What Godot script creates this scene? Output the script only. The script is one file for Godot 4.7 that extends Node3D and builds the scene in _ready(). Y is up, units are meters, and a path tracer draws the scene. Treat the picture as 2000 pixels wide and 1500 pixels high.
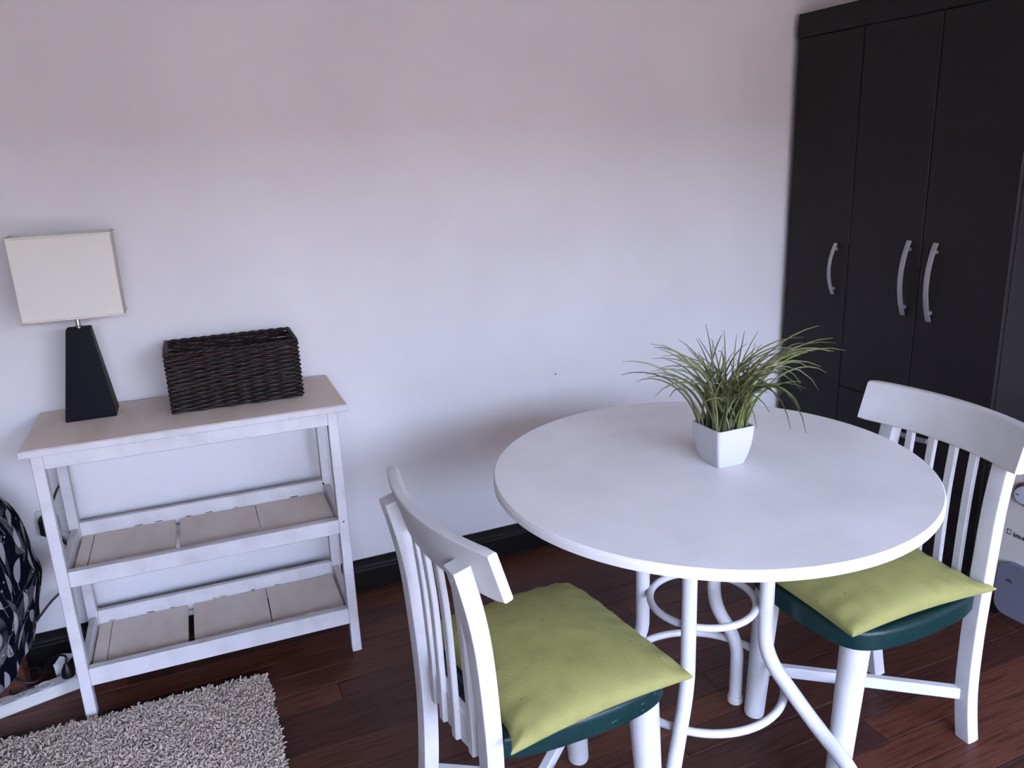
extends Node3D
# A living-room corner: white console shelf, round white table, two slat-back chairs, dark wardrobe.
# x runs along the back wall, y is up, z comes from the back wall towards the window wall behind the camera.

const WALL_Z := -0.035        # face of the back wall
const ROOM_X0 := -2.4
const ROOM_X1 := 2.82
const ROOM_Z1 := 4.2
const ROOM_H := 2.5

var M := {}
var rng := RandomNumberGenerator.new()
var used := {}

# ---------------------------------------------------------------- geometry collector
class Geo:
	var v := PackedVector3Array()

	func add(t: PackedVector3Array, closed := true) -> void:
		if closed:
			var vol := 0.0
			var o := t[0]
			for i in range(0, t.size(), 3):
				vol += (t[i] - o).dot((t[i + 1] - o).cross(t[i + 2] - o))
			if vol > 0.0:
				for i in range(0, t.size(), 3):
					var k := t[i + 1]
					t[i + 1] = t[i + 2]
					t[i + 2] = k
		v.append_array(t)

	func loft(rings: Array, cap0 := true, cap1 := true, loop := false) -> void:
		var t := PackedVector3Array()
		var m: int = rings[0].size()
		var n := rings.size()
		for i in (n if loop else n - 1):
			var a: PackedVector3Array = rings[i]
			var b: PackedVector3Array = rings[(i + 1) % n]
			for j in m:
				var k := (j + 1) % m
				t.append_array(PackedVector3Array([a[j], b[j], b[k], a[j], b[k], a[k]]))
		if not loop:
			if cap0:
				var a: PackedVector3Array = rings[0]
				for j in range(1, m - 1):
					t.append_array(PackedVector3Array([a[0], a[j], a[j + 1]]))
			if cap1:
				var a: PackedVector3Array = rings[n - 1]
				for j in range(1, m - 1):
					t.append_array(PackedVector3Array([a[0], a[j + 1], a[j]]))
		add(t)

	# box with chamfered edges, lo..hi
	func box(c: Vector3, s: Vector3, b := 0.002, tr := Transform3D.IDENTITY) -> void:
		b = minf(b, minf(s.x, minf(s.y, s.z)) * 0.45)
		var rings := []
		for q in [[-0.5, b], [-0.5, 0.0], [0.5, 0.0], [0.5, b]]:
			var ins: float = q[1]
			var y: float = q[0] * s.y
			if ins == 0.0:
				y -= signf(y) * b
			var hx := s.x / 2 - ins
			var hz := s.z / 2 - ins
			var bb := b if ins == 0.0 else b * 0.5
			var r := PackedVector3Array()
			for p in [[hx, hz - bb], [hx - bb, hz], [-hx + bb, hz], [-hx, hz - bb], [-hx, -hz + bb], [-hx + bb, -hz], [hx - bb, -hz], [hx, -hz + bb]]:
				r.append(tr * (c + Vector3(p[0], y, p[1])))
			rings.append(r)
		loft(rings)

	# section swept along a path; section x goes along "side", y along the up-ish axis
	func sweep(path: Array, sec: PackedVector2Array, up := Vector3.UP, sc := [], loop := false) -> void:
		var rings := []
		var n := path.size()
		for i in n:
			var a: Vector3 = path[(i - 1 + n) % n] if (loop or i > 0) else path[i]
			var b: Vector3 = path[(i + 1) % n] if (loop or i < n - 1) else path[i]
			var tan := (b - a).normalized()
			var side := up.cross(tan).normalized()
			var u2 := tan.cross(side)
			var k: float = 1.0 if sc.is_empty() else sc[i]
			var r := PackedVector3Array()
			for p in sec:
				r.append(path[i] + side * p.x * k + u2 * p.y * k)
			rings.append(r)
		loft(rings, true, true, loop)

	# round tube with frames carried along the path
	func tube(path: Array, rad, n := 10, loop := false) -> void:
		var rings := []
		var m := path.size()
		var nrm := Vector3.ZERO
		for i in m:
			var a: Vector3 = path[(i - 1 + m) % m] if (loop or i > 0) else path[i]
			var b: Vector3 = path[(i + 1) % m] if (loop or i < m - 1) else path[i]
			var tan := (b - a).normalized()
			if nrm == Vector3.ZERO:
				nrm = tan.cross(Vector3(0.31, 0.2, 0.93) if absf(tan.x) > 0.5 else Vector3(0.93, 0.2, 0.31)).normalized()
			nrm = (nrm - tan * nrm.dot(tan)).normalized()
			var bi := tan.cross(nrm)
			var r: float = rad[i] if rad is Array else rad
			var ring := PackedVector3Array()
			for j in n:
				var w := TAU * j / n
				ring.append(path[i] + (nrm * cos(w) + bi * sin(w)) * r)
			rings.append(ring)
		loft(rings, true, true, loop)

	# profile of (radius, height) pairs turned about the y axis through c
	func lathe(c: Vector3, prof: Array, n := 24) -> void:
		var rings := []
		for p in prof:
			var ring := PackedVector3Array()
			for j in n:
				var w := TAU * j / n
				ring.append(c + Vector3(cos(w) * maxf(p[0], 0.00005), p[1], sin(w) * maxf(p[0], 0.00005)))
			rings.append(ring)
		loft(rings)

	# any polygon in the xy plane, thick along z
	func slab(poly: PackedVector2Array, z0: float, z1: float, tr := Transform3D.IDENTITY) -> void:
		var t := PackedVector3Array()
		var idx := Geometry2D.triangulate_polygon(poly)
		var area := 0.0
		var n := poly.size()
		for i in n:
			area += poly[i].cross(poly[(i + 1) % n])
		for i in range(0, idx.size(), 3):
			var a := poly[idx[i]]
			var b := poly[idx[i + 1]]
			var c := poly[idx[i + 2]]
			if (b - a).cross(c - a) * area < 0.0:
				var k := b
				b = c
				c = k
			t.append_array(PackedVector3Array([Vector3(a.x, a.y, z1), Vector3(b.x, b.y, z1), Vector3(c.x, c.y, z1)]))
			t.append_array(PackedVector3Array([Vector3(a.x, a.y, z0), Vector3(c.x, c.y, z0), Vector3(b.x, b.y, z0)]))
		for i in n:
			var a := poly[i]
			var b := poly[(i + 1) % n]
			t.append_array(PackedVector3Array([Vector3(a.x, a.y, z0), Vector3(b.x, b.y, z0), Vector3(b.x, b.y, z1), Vector3(a.x, a.y, z0), Vector3(b.x, b.y, z1), Vector3(a.x, a.y, z1)]))
		for i in t.size():
			t[i] = tr * t[i]
		add(t)

	func mesh(angle := 35.0) -> ArrayMesh:
		var n := v.size() / 3
		var fn := PackedVector3Array()
		var area := PackedVector3Array()
		var at := {}
		for i in n:
			var c := (v[i * 3 + 2] - v[i * 3]).cross(v[i * 3 + 1] - v[i * 3])
			area.append(c)
			fn.append(c.normalized())
			for j in 3:
				var key := Vector3i((v[i * 3 + j] * 20000.0).round())
				if not at.has(key):
					at[key] = []
				at[key].append(i)
		var lim := cos(deg_to_rad(angle))
		var nn := PackedVector3Array()
		for i in n:
			for j in 3:
				var s := Vector3.ZERO
				for f in at[Vector3i((v[i * 3 + j] * 20000.0).round())]:
					if fn[f].dot(fn[i]) > lim:
						s += area[f]
				nn.append(s.normalized() if s.length() > 0.0 else fn[i])
		var arr := []
		arr.resize(Mesh.ARRAY_MAX)
		arr[Mesh.ARRAY_VERTEX] = v
		arr[Mesh.ARRAY_NORMAL] = nn
		var am := ArrayMesh.new()
		am.add_surface_from_arrays(Mesh.PRIMITIVE_TRIANGLES, arr)
		return am

# ---------------------------------------------------------------- scene helpers
func numbered(called: String) -> String:
	if not used.has(called):
		used[called] = 0
		return called
	used[called] += 1
	return "%s_%03d" % [called, used[called]]

func tag(o: Node, label: String, category: String, group := "") -> void:
	o.set_meta("label", label)
	o.set_meta("category", category)
	if group != "":
		o.set_meta("group", group)

func thing(called: String, label: String, category: String, at := Vector3.ZERO, turn := 0.0, group := "") -> Node3D:
	var o := Node3D.new()
	o.name = numbered(called)
	add_child(o)
	o.position = at
	o.rotation_degrees.y = turn
	tag(o, label, category, group)
	return o

func struct(called: String) -> Node3D:
	var o := Node3D.new()
	o.name = called
	add_child(o)
	o.set_meta("kind", "structure")
	return o

func part(called: String, g: Geo, mat: Material, parent: Node, angle := 35.0) -> MeshInstance3D:
	var o := MeshInstance3D.new()
	o.name = called
	o.mesh = g.mesh(angle)
	o.material_override = mat
	parent.add_child(o, true)
	return o

func rrect(w: float, h: float, r: float, n := 1) -> PackedVector2Array:
	var p := PackedVector2Array()
	for q in [[1, 1, 0.0], [-1, 1, 90.0], [-1, -1, 180.0], [1, -1, 270.0]]:
		for i in n + 1:
			var a := deg_to_rad(q[2] + 90.0 * i / n)
			p.append(Vector2(q[0] * (w / 2 - r) + cos(a) * r, q[1] * (h / 2 - r) + sin(a) * r))
	return p

func spline(pts: Array, steps := 6) -> Array:
	var out := []
	for i in pts.size() - 1:
		var a: Vector3 = pts[maxi(i - 1, 0)]
		var b: Vector3 = pts[i]
		var c: Vector3 = pts[i + 1]
		var d: Vector3 = pts[mini(i + 2, pts.size() - 1)]
		for k in steps:
			out.append(b.cubic_interpolate(c, a, d, float(k) / steps))
	out.append(pts[-1])
	return out

# path with rounded bends
func bent(pts: Array, r: float, steps := 6) -> Array:
	var out := [pts[0]]
	for i in range(1, pts.size() - 1):
		var p: Vector3 = pts[i]
		var a: Vector3 = p + (pts[i - 1] - p).normalized() * minf(r, (pts[i - 1] - p).length() * 0.48)
		var b: Vector3 = p + (pts[i + 1] - p).normalized() * minf(r, (pts[i + 1] - p).length() * 0.48)
		for k in steps + 1:
			var t := float(k) / steps
			out.append(a.lerp(p, t).lerp(p.lerp(b, t), t))
	out.append(pts[-1])
	return out

func circle(c: Vector3, r: float, n := 48) -> Array:
	var out := []
	for i in n:
		out.append(c + Vector3(cos(TAU * i / n), 0, sin(TAU * i / n)) * r)
	return out

# ---------------------------------------------------------------- materials
func plain(c: Color, rough := 0.6, metal := 0.0) -> StandardMaterial3D:
	var m := StandardMaterial3D.new()
	m.albedo_color = c
	m.roughness = rough
	m.metallic = metal
	return m

func noise_img(sd: int, freq: float, size := 256, oct := 4) -> Image:
	var n := FastNoiseLite.new()
	n.seed = sd
	n.noise_type = FastNoiseLite.TYPE_SIMPLEX_SMOOTH
	n.frequency = freq
	n.fractal_octaves = oct
	return n.get_seamless_image(size, size)

# colour texture: a ramp between colours driven by noise
func ramp_tex(sd: int, freq: float, cols: Array, size := 256, oct := 4, contrast := 1.0) -> ImageTexture:
	var src := noise_img(sd, freq, size, oct)
	var img := Image.create(size, size, true, Image.FORMAT_RGB8)
	for y in size:
		for x in size:
			var t := clampf((src.get_pixel(x, y).r - 0.5) * contrast + 0.5, 0.0, 0.9999) * (cols.size() - 1)
			var i := int(t)
			img.set_pixel(x, y, (cols[i] as Color).lerp(cols[i + 1], t - i))
	img.generate_mipmaps()
	return ImageTexture.create_from_image(img)

func bump_tex(sd: int, freq: float, strength := 2.0, size := 256, oct := 4) -> ImageTexture:
	var src := noise_img(sd, freq, size, oct)
	src.convert(Image.FORMAT_RGBA8)
	src.bump_map_to_normal_map(strength)
	return ImageTexture.create_from_image(src)

func textured(tex: Texture2D, scale: Vector3, rough := 0.6, world := false, bump: Texture2D = null, bump_scale := 1.0) -> StandardMaterial3D:
	var m := StandardMaterial3D.new()
	m.albedo_texture = tex
	m.uv1_triplanar = true
	m.uv1_world_triplanar = world
	m.uv1_scale = scale
	m.roughness = rough
	if bump:
		m.normal_enabled = true
		m.normal_texture = bump
		m.normal_scale = bump_scale
	return m

func make_materials() -> void:
	var fine := bump_tex(5, 0.06, 2.0)
	var brush := bump_tex(6, 0.02, 3.0)
	M.wall = textured(ramp_tex(1, 0.008, [Color(0.80, 0.79, 0.785), Color(0.83, 0.82, 0.815)]), Vector3.ONE * 0.6, 0.9, true, fine, 0.06)
	M.ceiling = plain(Color(0.82, 0.81, 0.79), 0.9)
	M.paint = textured(ramp_tex(2, 0.01, [Color(0.74, 0.735, 0.73), Color(0.80, 0.795, 0.79)], 256, 5), Vector3.ONE * 3.0, 0.45, false, brush, 0.25)
	M.shelf_paint = textured(ramp_tex(3, 0.012, [Color(0.71, 0.70, 0.695), Color(0.765, 0.755, 0.75), Color(0.785, 0.775, 0.77)], 256, 5), Vector3.ONE * 2.5, 0.5, false, brush, 0.3)
	M.shelf_board = textured(ramp_tex(4, 0.012, [Color(0.80, 0.74, 0.675), Color(0.83, 0.775, 0.715), Color(0.845, 0.795, 0.745)], 256, 5), Vector3(3, 3, 1.2), 0.55, false, brush, 0.2)
	M.tabletop = textured(ramp_tex(7, 0.01, [Color(0.85, 0.84, 0.83), Color(0.88, 0.87, 0.86), Color(0.895, 0.885, 0.88)], 256, 5), Vector3.ONE * 1.5, 0.42, false, brush, 0.12)
	M.tube = plain(Color(0.78, 0.775, 0.77), 0.35)
	M.seat = textured(ramp_tex(8, 0.03, [Color(0.035, 0.12, 0.125), Color(0.05, 0.17, 0.165), Color(0.045, 0.15, 0.15)], 256, 5), Vector3.ONE * 4.0, 0.35, false, brush, 0.3)
	M.scratch = plain(Color(0.22, 0.35, 0.35), 0.6)
	M.seat.metallic_specular = 0.35
	M.chip = plain(Color(0.80, 0.80, 0.80), 0.6)
	M.cushion = textured(ramp_tex(9, 0.02, [Color(0.50, 0.49, 0.27), Color(0.54, 0.53, 0.295), Color(0.555, 0.545, 0.31)], 256, 5), Vector3.ONE * 3.0, 0.9, false, bump_tex(10, 0.25, 2.5), 0.35)
	M.speck = plain(Color(0.12, 0.09, 0.08), 0.9)
	M.baseboard = textured(ramp_tex(11, 0.02, [Color(0.035, 0.03, 0.026), Color(0.05, 0.042, 0.036)]), Vector3(2, 12, 12), 0.5, true)
	M.baseboard.metallic_specular = 0.3
	M.wardrobe = textured(ramp_tex(12, 0.02, [Color(0.085, 0.072, 0.078), Color(0.105, 0.09, 0.094)], 256, 5), Vector3(6, 6, 40), 0.5, true, bump_tex(13, 0.05, 2.0), 0.15)
	M.wardrobe.metallic_specular = 0.35
	M.metal = plain(Color(0.62, 0.61, 0.61), 0.38, 0.75)
	M.chrome = plain(Color(0.75, 0.74, 0.73), 0.15, 1.0)
	M.lamp_base = textured(ramp_tex(14, 0.03, [Color(0.036, 0.036, 0.06), Color(0.045, 0.045, 0.072)]), Vector3.ONE * 5.0, 0.5)
	M.lamp_base.metallic_specular = 0.2
	M.shade = textured(ramp_tex(15, 0.2, [Color(0.79, 0.775, 0.72), Color(0.83, 0.815, 0.77)]), Vector3.ONE * 12.0, 0.9)
	(M.shade as StandardMaterial3D).backlight_enabled = true
	(M.shade as StandardMaterial3D).backlight = Color(0.25, 0.24, 0.21)
	M.pot = plain(Color(0.73, 0.735, 0.745), 0.25)
	M.soil = plain(Color(0.06, 0.05, 0.04), 0.95)
	M.leaf = []
	for c in [Color(0.34, 0.36, 0.18), Color(0.40, 0.425, 0.225), Color(0.26, 0.29, 0.145), Color(0.46, 0.47, 0.29), Color(0.30, 0.31, 0.20)]:
		M.leaf.append(plain(c, 0.45))
	M.wicker = []
	for c in [Color(0.115, 0.085, 0.066), Color(0.135, 0.092, 0.075), Color(0.098, 0.076, 0.060), Color(0.145, 0.080, 0.072), Color(0.125, 0.098, 0.070)]:
		M.wicker.append(plain(c, 0.42))
	for m in M.wicker:
		m.metallic_specular = 0.3
	M.black = plain(Color(0.03, 0.03, 0.035), 0.45)
	M.bed_wood = textured(ramp_tex(16, 0.03, [Color(0.24, 0.12, 0.075), Color(0.30, 0.15, 0.09)]), Vector3(20, 2, 20), 0.5)
	M.white_plastic = plain(Color(0.78, 0.77, 0.75), 0.4)
	M.paper = plain(Color(0.80, 0.80, 0.80), 0.8)
	M.sheet = plain(Color(0.75, 0.75, 0.78), 0.9)
	M.heater = plain(Color(0.72, 0.70, 0.67), 0.4)
	M.heater_grey = plain(Color(0.38, 0.38, 0.43), 0.45)
	M.heater_ring = plain(Color(0.42, 0.26, 0.22), 0.35, 0.3)
	M.dial = plain(Color(0.66, 0.66, 0.70), 0.4)
	M.print = plain(Color(0.08, 0.08, 0.09), 0.5)
	M.joint = plain(Color(0.05, 0.03, 0.025), 0.8)
	M.planks = []
	var k := 0
	for c in [Color(0.265, 0.134, 0.094), Color(0.23, 0.117, 0.085), Color(0.305, 0.155, 0.103), Color(0.21, 0.108, 0.082), Color(0.28, 0.140, 0.094)]:
		var d: Color = c.darkened(0.28)
		var m := textured(ramp_tex(20 + k, 0.02, [d, c, c.lightened(0.05), c], 256, 5, 1.3), Vector3(0.9, 14, 14), 0.45, true, bump_tex(30 + k, 0.03, 1.5), 0.25)
		m.metallic_specular = 0.35
		m.uv1_offset = Vector3(0.17 * k, 0.31 * k, 0.23 * k)
		M.planks.append(m)
		k += 1
	M.duvet = textured(leaf_print(), Vector3.ONE * 1.75, 0.9, false)
	M.duvet.metallic_specular = 0.12
	M.rug = plain(Color(0.69, 0.63, 0.57), 0.95)
	M.rug.vertex_color_use_as_albedo = true
	M.rug_back = plain(Color(0.45, 0.41, 0.37), 0.95)
	M.outside_ground = textured(ramp_tex(40, 0.02, [Color(0.50, 0.44, 0.38), Color(0.60, 0.54, 0.47)]), Vector3.ONE * 0.3, 0.9, true)
	M.outside_wall = plain(Color(0.56, 0.49, 0.44), 0.9)
	M.frame = plain(Color(0.80, 0.79, 0.77), 0.5)
	M.glass = plain(Color(1, 1, 1, 0.03), 0.0)
	M.glass.transparency = BaseMaterial3D.TRANSPARENCY_ALPHA

# printed cloth: pale leaves and stems on navy
func leaf_print() -> ImageTexture:
	var s := 768
	var img := Image.create(s, s, true, Image.FORMAT_RGB8)
	img.fill(Color(0.045, 0.045, 0.088))
	var r := RandomNumberGenerator.new()
	r.seed = 77
	var ink := Color(0.66, 0.655, 0.66)
	var cell := s / 8
	for gy in 8:
		for gx in 8:
			var c := Vector2((gx + 0.5 + (0.5 if gy % 2 else 0.0)) * cell, (gy + 0.5) * cell) + Vector2(r.randf_range(-16, 16), r.randf_range(-16, 16))
			var ang := r.randf_range(-0.9, 0.9) - PI / 2 + (PI if r.randf() < 0.35 else 0.0)
			var ln := r.randf_range(60, 96)
			var wd := ln * r.randf_range(0.15, 0.22)
			var dir := Vector2(cos(ang), sin(ang))
			var nor := Vector2(-dir.y, dir.x)
			var bend := r.randf_range(-14, 14)
			var hollow := r.randf() < 0.35
			for i in range(-ln / 2 - 24, ln / 2 + 2):
				var t := float(i) / (ln / 2)
				var w := 1.6
				if t > -1.0 and t < 1.0:
					w = wd * pow(1.0 - t * t, 0.8) * (1.0 - 0.25 * t)
				for j in range(-ceili(w), ceili(w) + 1):
					if absf(j) > w:
						continue
					if t > -0.75 and t < 0.6 and absf(j + w * 0.1) < 1.2 and hollow:
						continue
					var p := c + dir * i + nor * (j + bend * (t * t - 0.5))
					for o in [Vector2.ZERO, Vector2(0.5, 0.5)]:
						img.set_pixel(posmod(int(p.x + o.x), s), posmod(int(p.y + o.y), s), ink)
	for i in 60:
		var c := Vector2(r.randf() * s, r.randf() * s)
		for y in range(-5, 6):
			for x in range(-5, 6):
				if x * x + y * y < 22:
					img.set_pixel(posmod(int(c.x) + x, s), posmod(int(c.y) + y, s), ink)
	img.generate_mipmaps()
	return ImageTexture.create_from_image(img)

# ---------------------------------------------------------------- main
func _ready() -> void:
	rng.seed = 4242
	# camera (fitted to the verticals, the wall lines and the round table top)
	var cam := Camera3D.new()
	cam.name = "camera"
	add_child(cam)
	var yaw := deg_to_rad(22.8254)
	var pit := deg_to_rad(15.9356)
	var rol := deg_to_rad(-2.4367)
	var fw := Vector3(sin(yaw) * cos(pit), -sin(pit), -cos(yaw) * cos(pit))
	var ri := Vector3(cos(yaw), 0, sin(yaw))
	var up := ri.cross(fw)
	var r2 := ri * cos(rol) + up * sin(rol)
	var u2 := -ri * sin(rol) + up * cos(rol)
	cam.transform = Transform3D(Basis(r2, u2, -fw), Vector3(0, 1.4556, 2.5597))
	cam.fov = rad_to_deg(2.0 * atan(750.0 / 1568.0))
	cam.near = 0.05
	cam.far = 200.0
	cam.current = true
	# sky
	var sky_m := ProceduralSkyMaterial.new()
	sky_m.sky_top_color = Color(0.60, 0.66, 0.82)
	sky_m.sky_horizon_color = Color(0.83, 0.87, 0.96)
	sky_m.ground_bottom_color = Color(0.40, 0.36, 0.32)
	sky_m.ground_horizon_color = Color(0.55, 0.52, 0.50)
	sky_m.sky_energy_multiplier = 6.4
	sky_m.ground_energy_multiplier = 3.0
	sky_m.sun_angle_max = 0.0
	var sky := Sky.new()
	sky.sky_material = sky_m
	var env := Environment.new()
	env.background_mode = Environment.BG_SKY
	env.sky = sky
	env.tonemap_mode = Environment.TONE_MAPPER_LINEAR
	env.tonemap_exposure = 0.75
	env.sdfgi_enabled = true
	env.ssao_enabled = true
	env.ssil_enabled = true
	var we := WorldEnvironment.new()
	we.environment = env
	add_child(we)
	# sun: high, behind the house, falls on the ground and the wall across the yard, not into the room
	var sun := DirectionalLight3D.new()
	sun.name = "sun"
	add_child(sun)
	sun.look_at_from_position(Vector3(3, 9, -6), Vector3.ZERO)
	sun.light_color = Color(1.0, 0.96, 0.90)
	sun.light_energy = 13.0
	sun.light_angular_distance = 0.5
	sun.shadow_enabled = true

	make_materials()
	build_room()
	build_wardrobe()
	build_bed()
	build_shelf()
	build_table()
	build_chairs()
	build_rug()
	build_lamp()
	build_basket()
	build_plant()
	build_heater()
	build_cables()

# ---------------------------------------------------------------- room
func solid(parent: Node, called: String, lo: Vector3, hi: Vector3, mat: Material, bevel := 0.0005) -> MeshInstance3D:
	var g := Geo.new()
	g.box((lo + hi) / 2, hi - lo, bevel)
	return part(called, g, mat, parent, 20.0)

func build_room() -> void:
	var t := 0.2
	var x0 := ROOM_X0
	var x1 := ROOM_X1
	var z0 := WALL_Z
	var z1 := ROOM_Z1
	# floor: subfloor with single planks laid along x
	var fl := struct("floor")
	solid(fl, "subfloor", Vector3(x0 - t, -0.15, z0 - t), Vector3(x1 + t, -0.016, z1 + t), M.joint)
	var w := 0.0872
	var lens := [0.72, 0.95, 1.2, 1.45]
	var meshes := []
	for l in lens:
		var g := Geo.new()
		g.box(Vector3(0, -0.009, 0), Vector3(l - 0.0012, 0.018, w - 0.0012), 0.0012)
		meshes.append(g.mesh(20))
	var r := RandomNumberGenerator.new()
	r.seed = 11
	var rows := int(ceil((z1 - z0) / w))
	for i in rows:
		var x := x0 - r.randf() * 0.9
		while x < x1:
			var k := r.randi() % 4
			var o := MeshInstance3D.new()
			o.name = "plank"
			o.mesh = meshes[k]
			o.material_override = M.planks[r.randi() % 5]
			o.position = Vector3(x + lens[k] / 2, r.randf_range(-0.0006, 0.0), z0 + (i + 0.5) * w)
			fl.add_child(o, true)
			x += lens[k]
	var wb := struct("wall_back")
	solid(wb, "plaster", Vector3(x0 - t, -0.15, z0 - t), Vector3(x1 + t, ROOM_H, z0), M.wall)
	# nail and a small mark in the plaster
	var g := Geo.new()
	g.tube([Vector3(1.268, 0.664, z0 - 0.005), Vector3(1.268, 0.665, z0 + 0.007)], 0.0022, 8)
	part("nail", g, M.black, wb)
	var wl := struct("wall_left")
	solid(wl, "plaster", Vector3(x0 - t, -0.15, z0), Vector3(x0, ROOM_H, z1), M.wall)
	var wr := struct("wall_right")
	solid(wr, "plaster", Vector3(x1, -0.15, z0), Vector3(x1 + t, ROOM_H, z1), M.wall)
	var ce := struct("ceiling")
	solid(ce, "plaster", Vector3(x0 - t, ROOM_H, z0 - t), Vector3(x1 + t, ROOM_H + 0.15, z1 + t), M.ceiling)
	# window wall behind the camera, with a wide opening
	var wx0 := -0.9
	var wx1 := 2.5
	var wy0 := 0.30
	var wy1 := 2.1
	var wf := struct("wall_front")
	solid(wf, "plaster", Vector3(x0 - t, -0.15, z1), Vector3(wx0, ROOM_H, z1 + t), M.wall)
	solid(wf, "plaster", Vector3(wx1, -0.15, z1), Vector3(x1 + t, ROOM_H, z1 + t), M.wall)
	solid(wf, "plaster", Vector3(wx0, -0.15, z1), Vector3(wx1, wy0, z1 + t), M.wall)
	solid(wf, "plaster", Vector3(wx0, wy1, z1), Vector3(wx1, ROOM_H, z1 + t), M.wall)
	var wi := struct("window_1")
	var zc := z1 + 0.1
	for y: float in [wy0 + 0.025, wy1 - 0.025]:
		solid(wi, "frame_rail", Vector3(wx0, y - 0.025, zc - 0.03), Vector3(wx1, y + 0.025, zc + 0.03), M.frame, 0.004)
	for x: float in [wx0 + 0.025, (wx0 + wx1) / 2, wx1 - 0.025]:
		solid(wi, "frame_stile", Vector3(x - 0.025, wy0 + 0.05, zc - 0.03), Vector3(x + 0.025, wy1 - 0.05, zc + 0.03), M.frame, 0.004)
	for q in [[wx0 + 0.05, (wx0 + wx1) / 2 - 0.025], [(wx0 + wx1) / 2 + 0.025, wx1 - 0.05]]:
		solid(wi, "pane", Vector3(q[0], wy0 + 0.05, zc - 0.002), Vector3(q[1], wy1 - 0.05, zc + 0.002), M.glass)
	# baseboards: dark, with a sloped moulded top
	var prof := PackedVector2Array([Vector2(0, 0), Vector2(0.05, 0), Vector2(0.05, 0.072), Vector2(0.047, 0.079), Vector2(0.04, 0.081), Vector2(0.036, 0.088), Vector2(0.012, 0.093), Vector2(0.008, 0.097), Vector2(0, 0.097)])
	for q in [["baseboard_back", Vector3(x0, 0, z0), Vector3(0, 0, 1), x1 - x0], ["baseboard_left", Vector3(x0, 0, z1), Vector3(1, 0, 0), z1 - z0 - 0.05], ["baseboard_right", Vector3(x1, 0, z0 + 0.05), Vector3(-1, 0, 0), z1 - z0 - 0.05]]:
		var o := struct(q[0])
		var gg := Geo.new()
		var out: Vector3 = q[2]
		var along := Vector3.UP.cross(out)
		gg.slab(prof, 0.0, q[3], Transform3D(Basis(out, Vector3.UP, along), q[1]))
		part("moulding", gg, M.baseboard, o, 25)
	# the yard that the window looks on to
	var yard := struct("ground_outside")
	solid(yard, "paving", Vector3(-30, -0.6, z1 + t + 0.02), Vector3(30, -0.3, 30), M.outside_ground)
	var nw := struct("wall_across_yard")
	solid(nw, "masonry", Vector3(-14, -0.35, 13), Vector3(16, 3.0, 13.4), M.outside_wall)

# ---------------------------------------------------------------- wardrobe
func bow_handle(parent: Node, at: Vector3, length: float, bow: float, width: float, vertical := true) -> void:
	# flat bar bowed away from the door (towards -x), with two short feet
	var g := Geo.new()
	var path := []
	var ax := Vector3.UP if vertical else Vector3(0, 0, 1)
	for i in 17:
		var s := -1.0 + i / 8.0
		path.append(at + ax * s * length / 2 + Vector3(-0.006 - bow * (1.0 - s * s), 0, 0))
	g.sweep(path, rrect(width, 0.007, 0.002, 2), Vector3(-1, 0, 0))
	var h := part("handle", g, M.metal, parent, 40)
	h.set_meta("label", "brushed metal bow handle")
	for s: float in [-0.78, 0.78]:
		var gf := Geo.new()
		gf.box(at + ax * s * length / 2 + Vector3(-0.009, 0, 0), Vector3(0.022, 0.012, width * 0.8) if vertical else Vector3(0.022, width * 0.8, 0.012), 0.002)
		part("handle_foot", gf, M.metal, parent)

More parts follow.
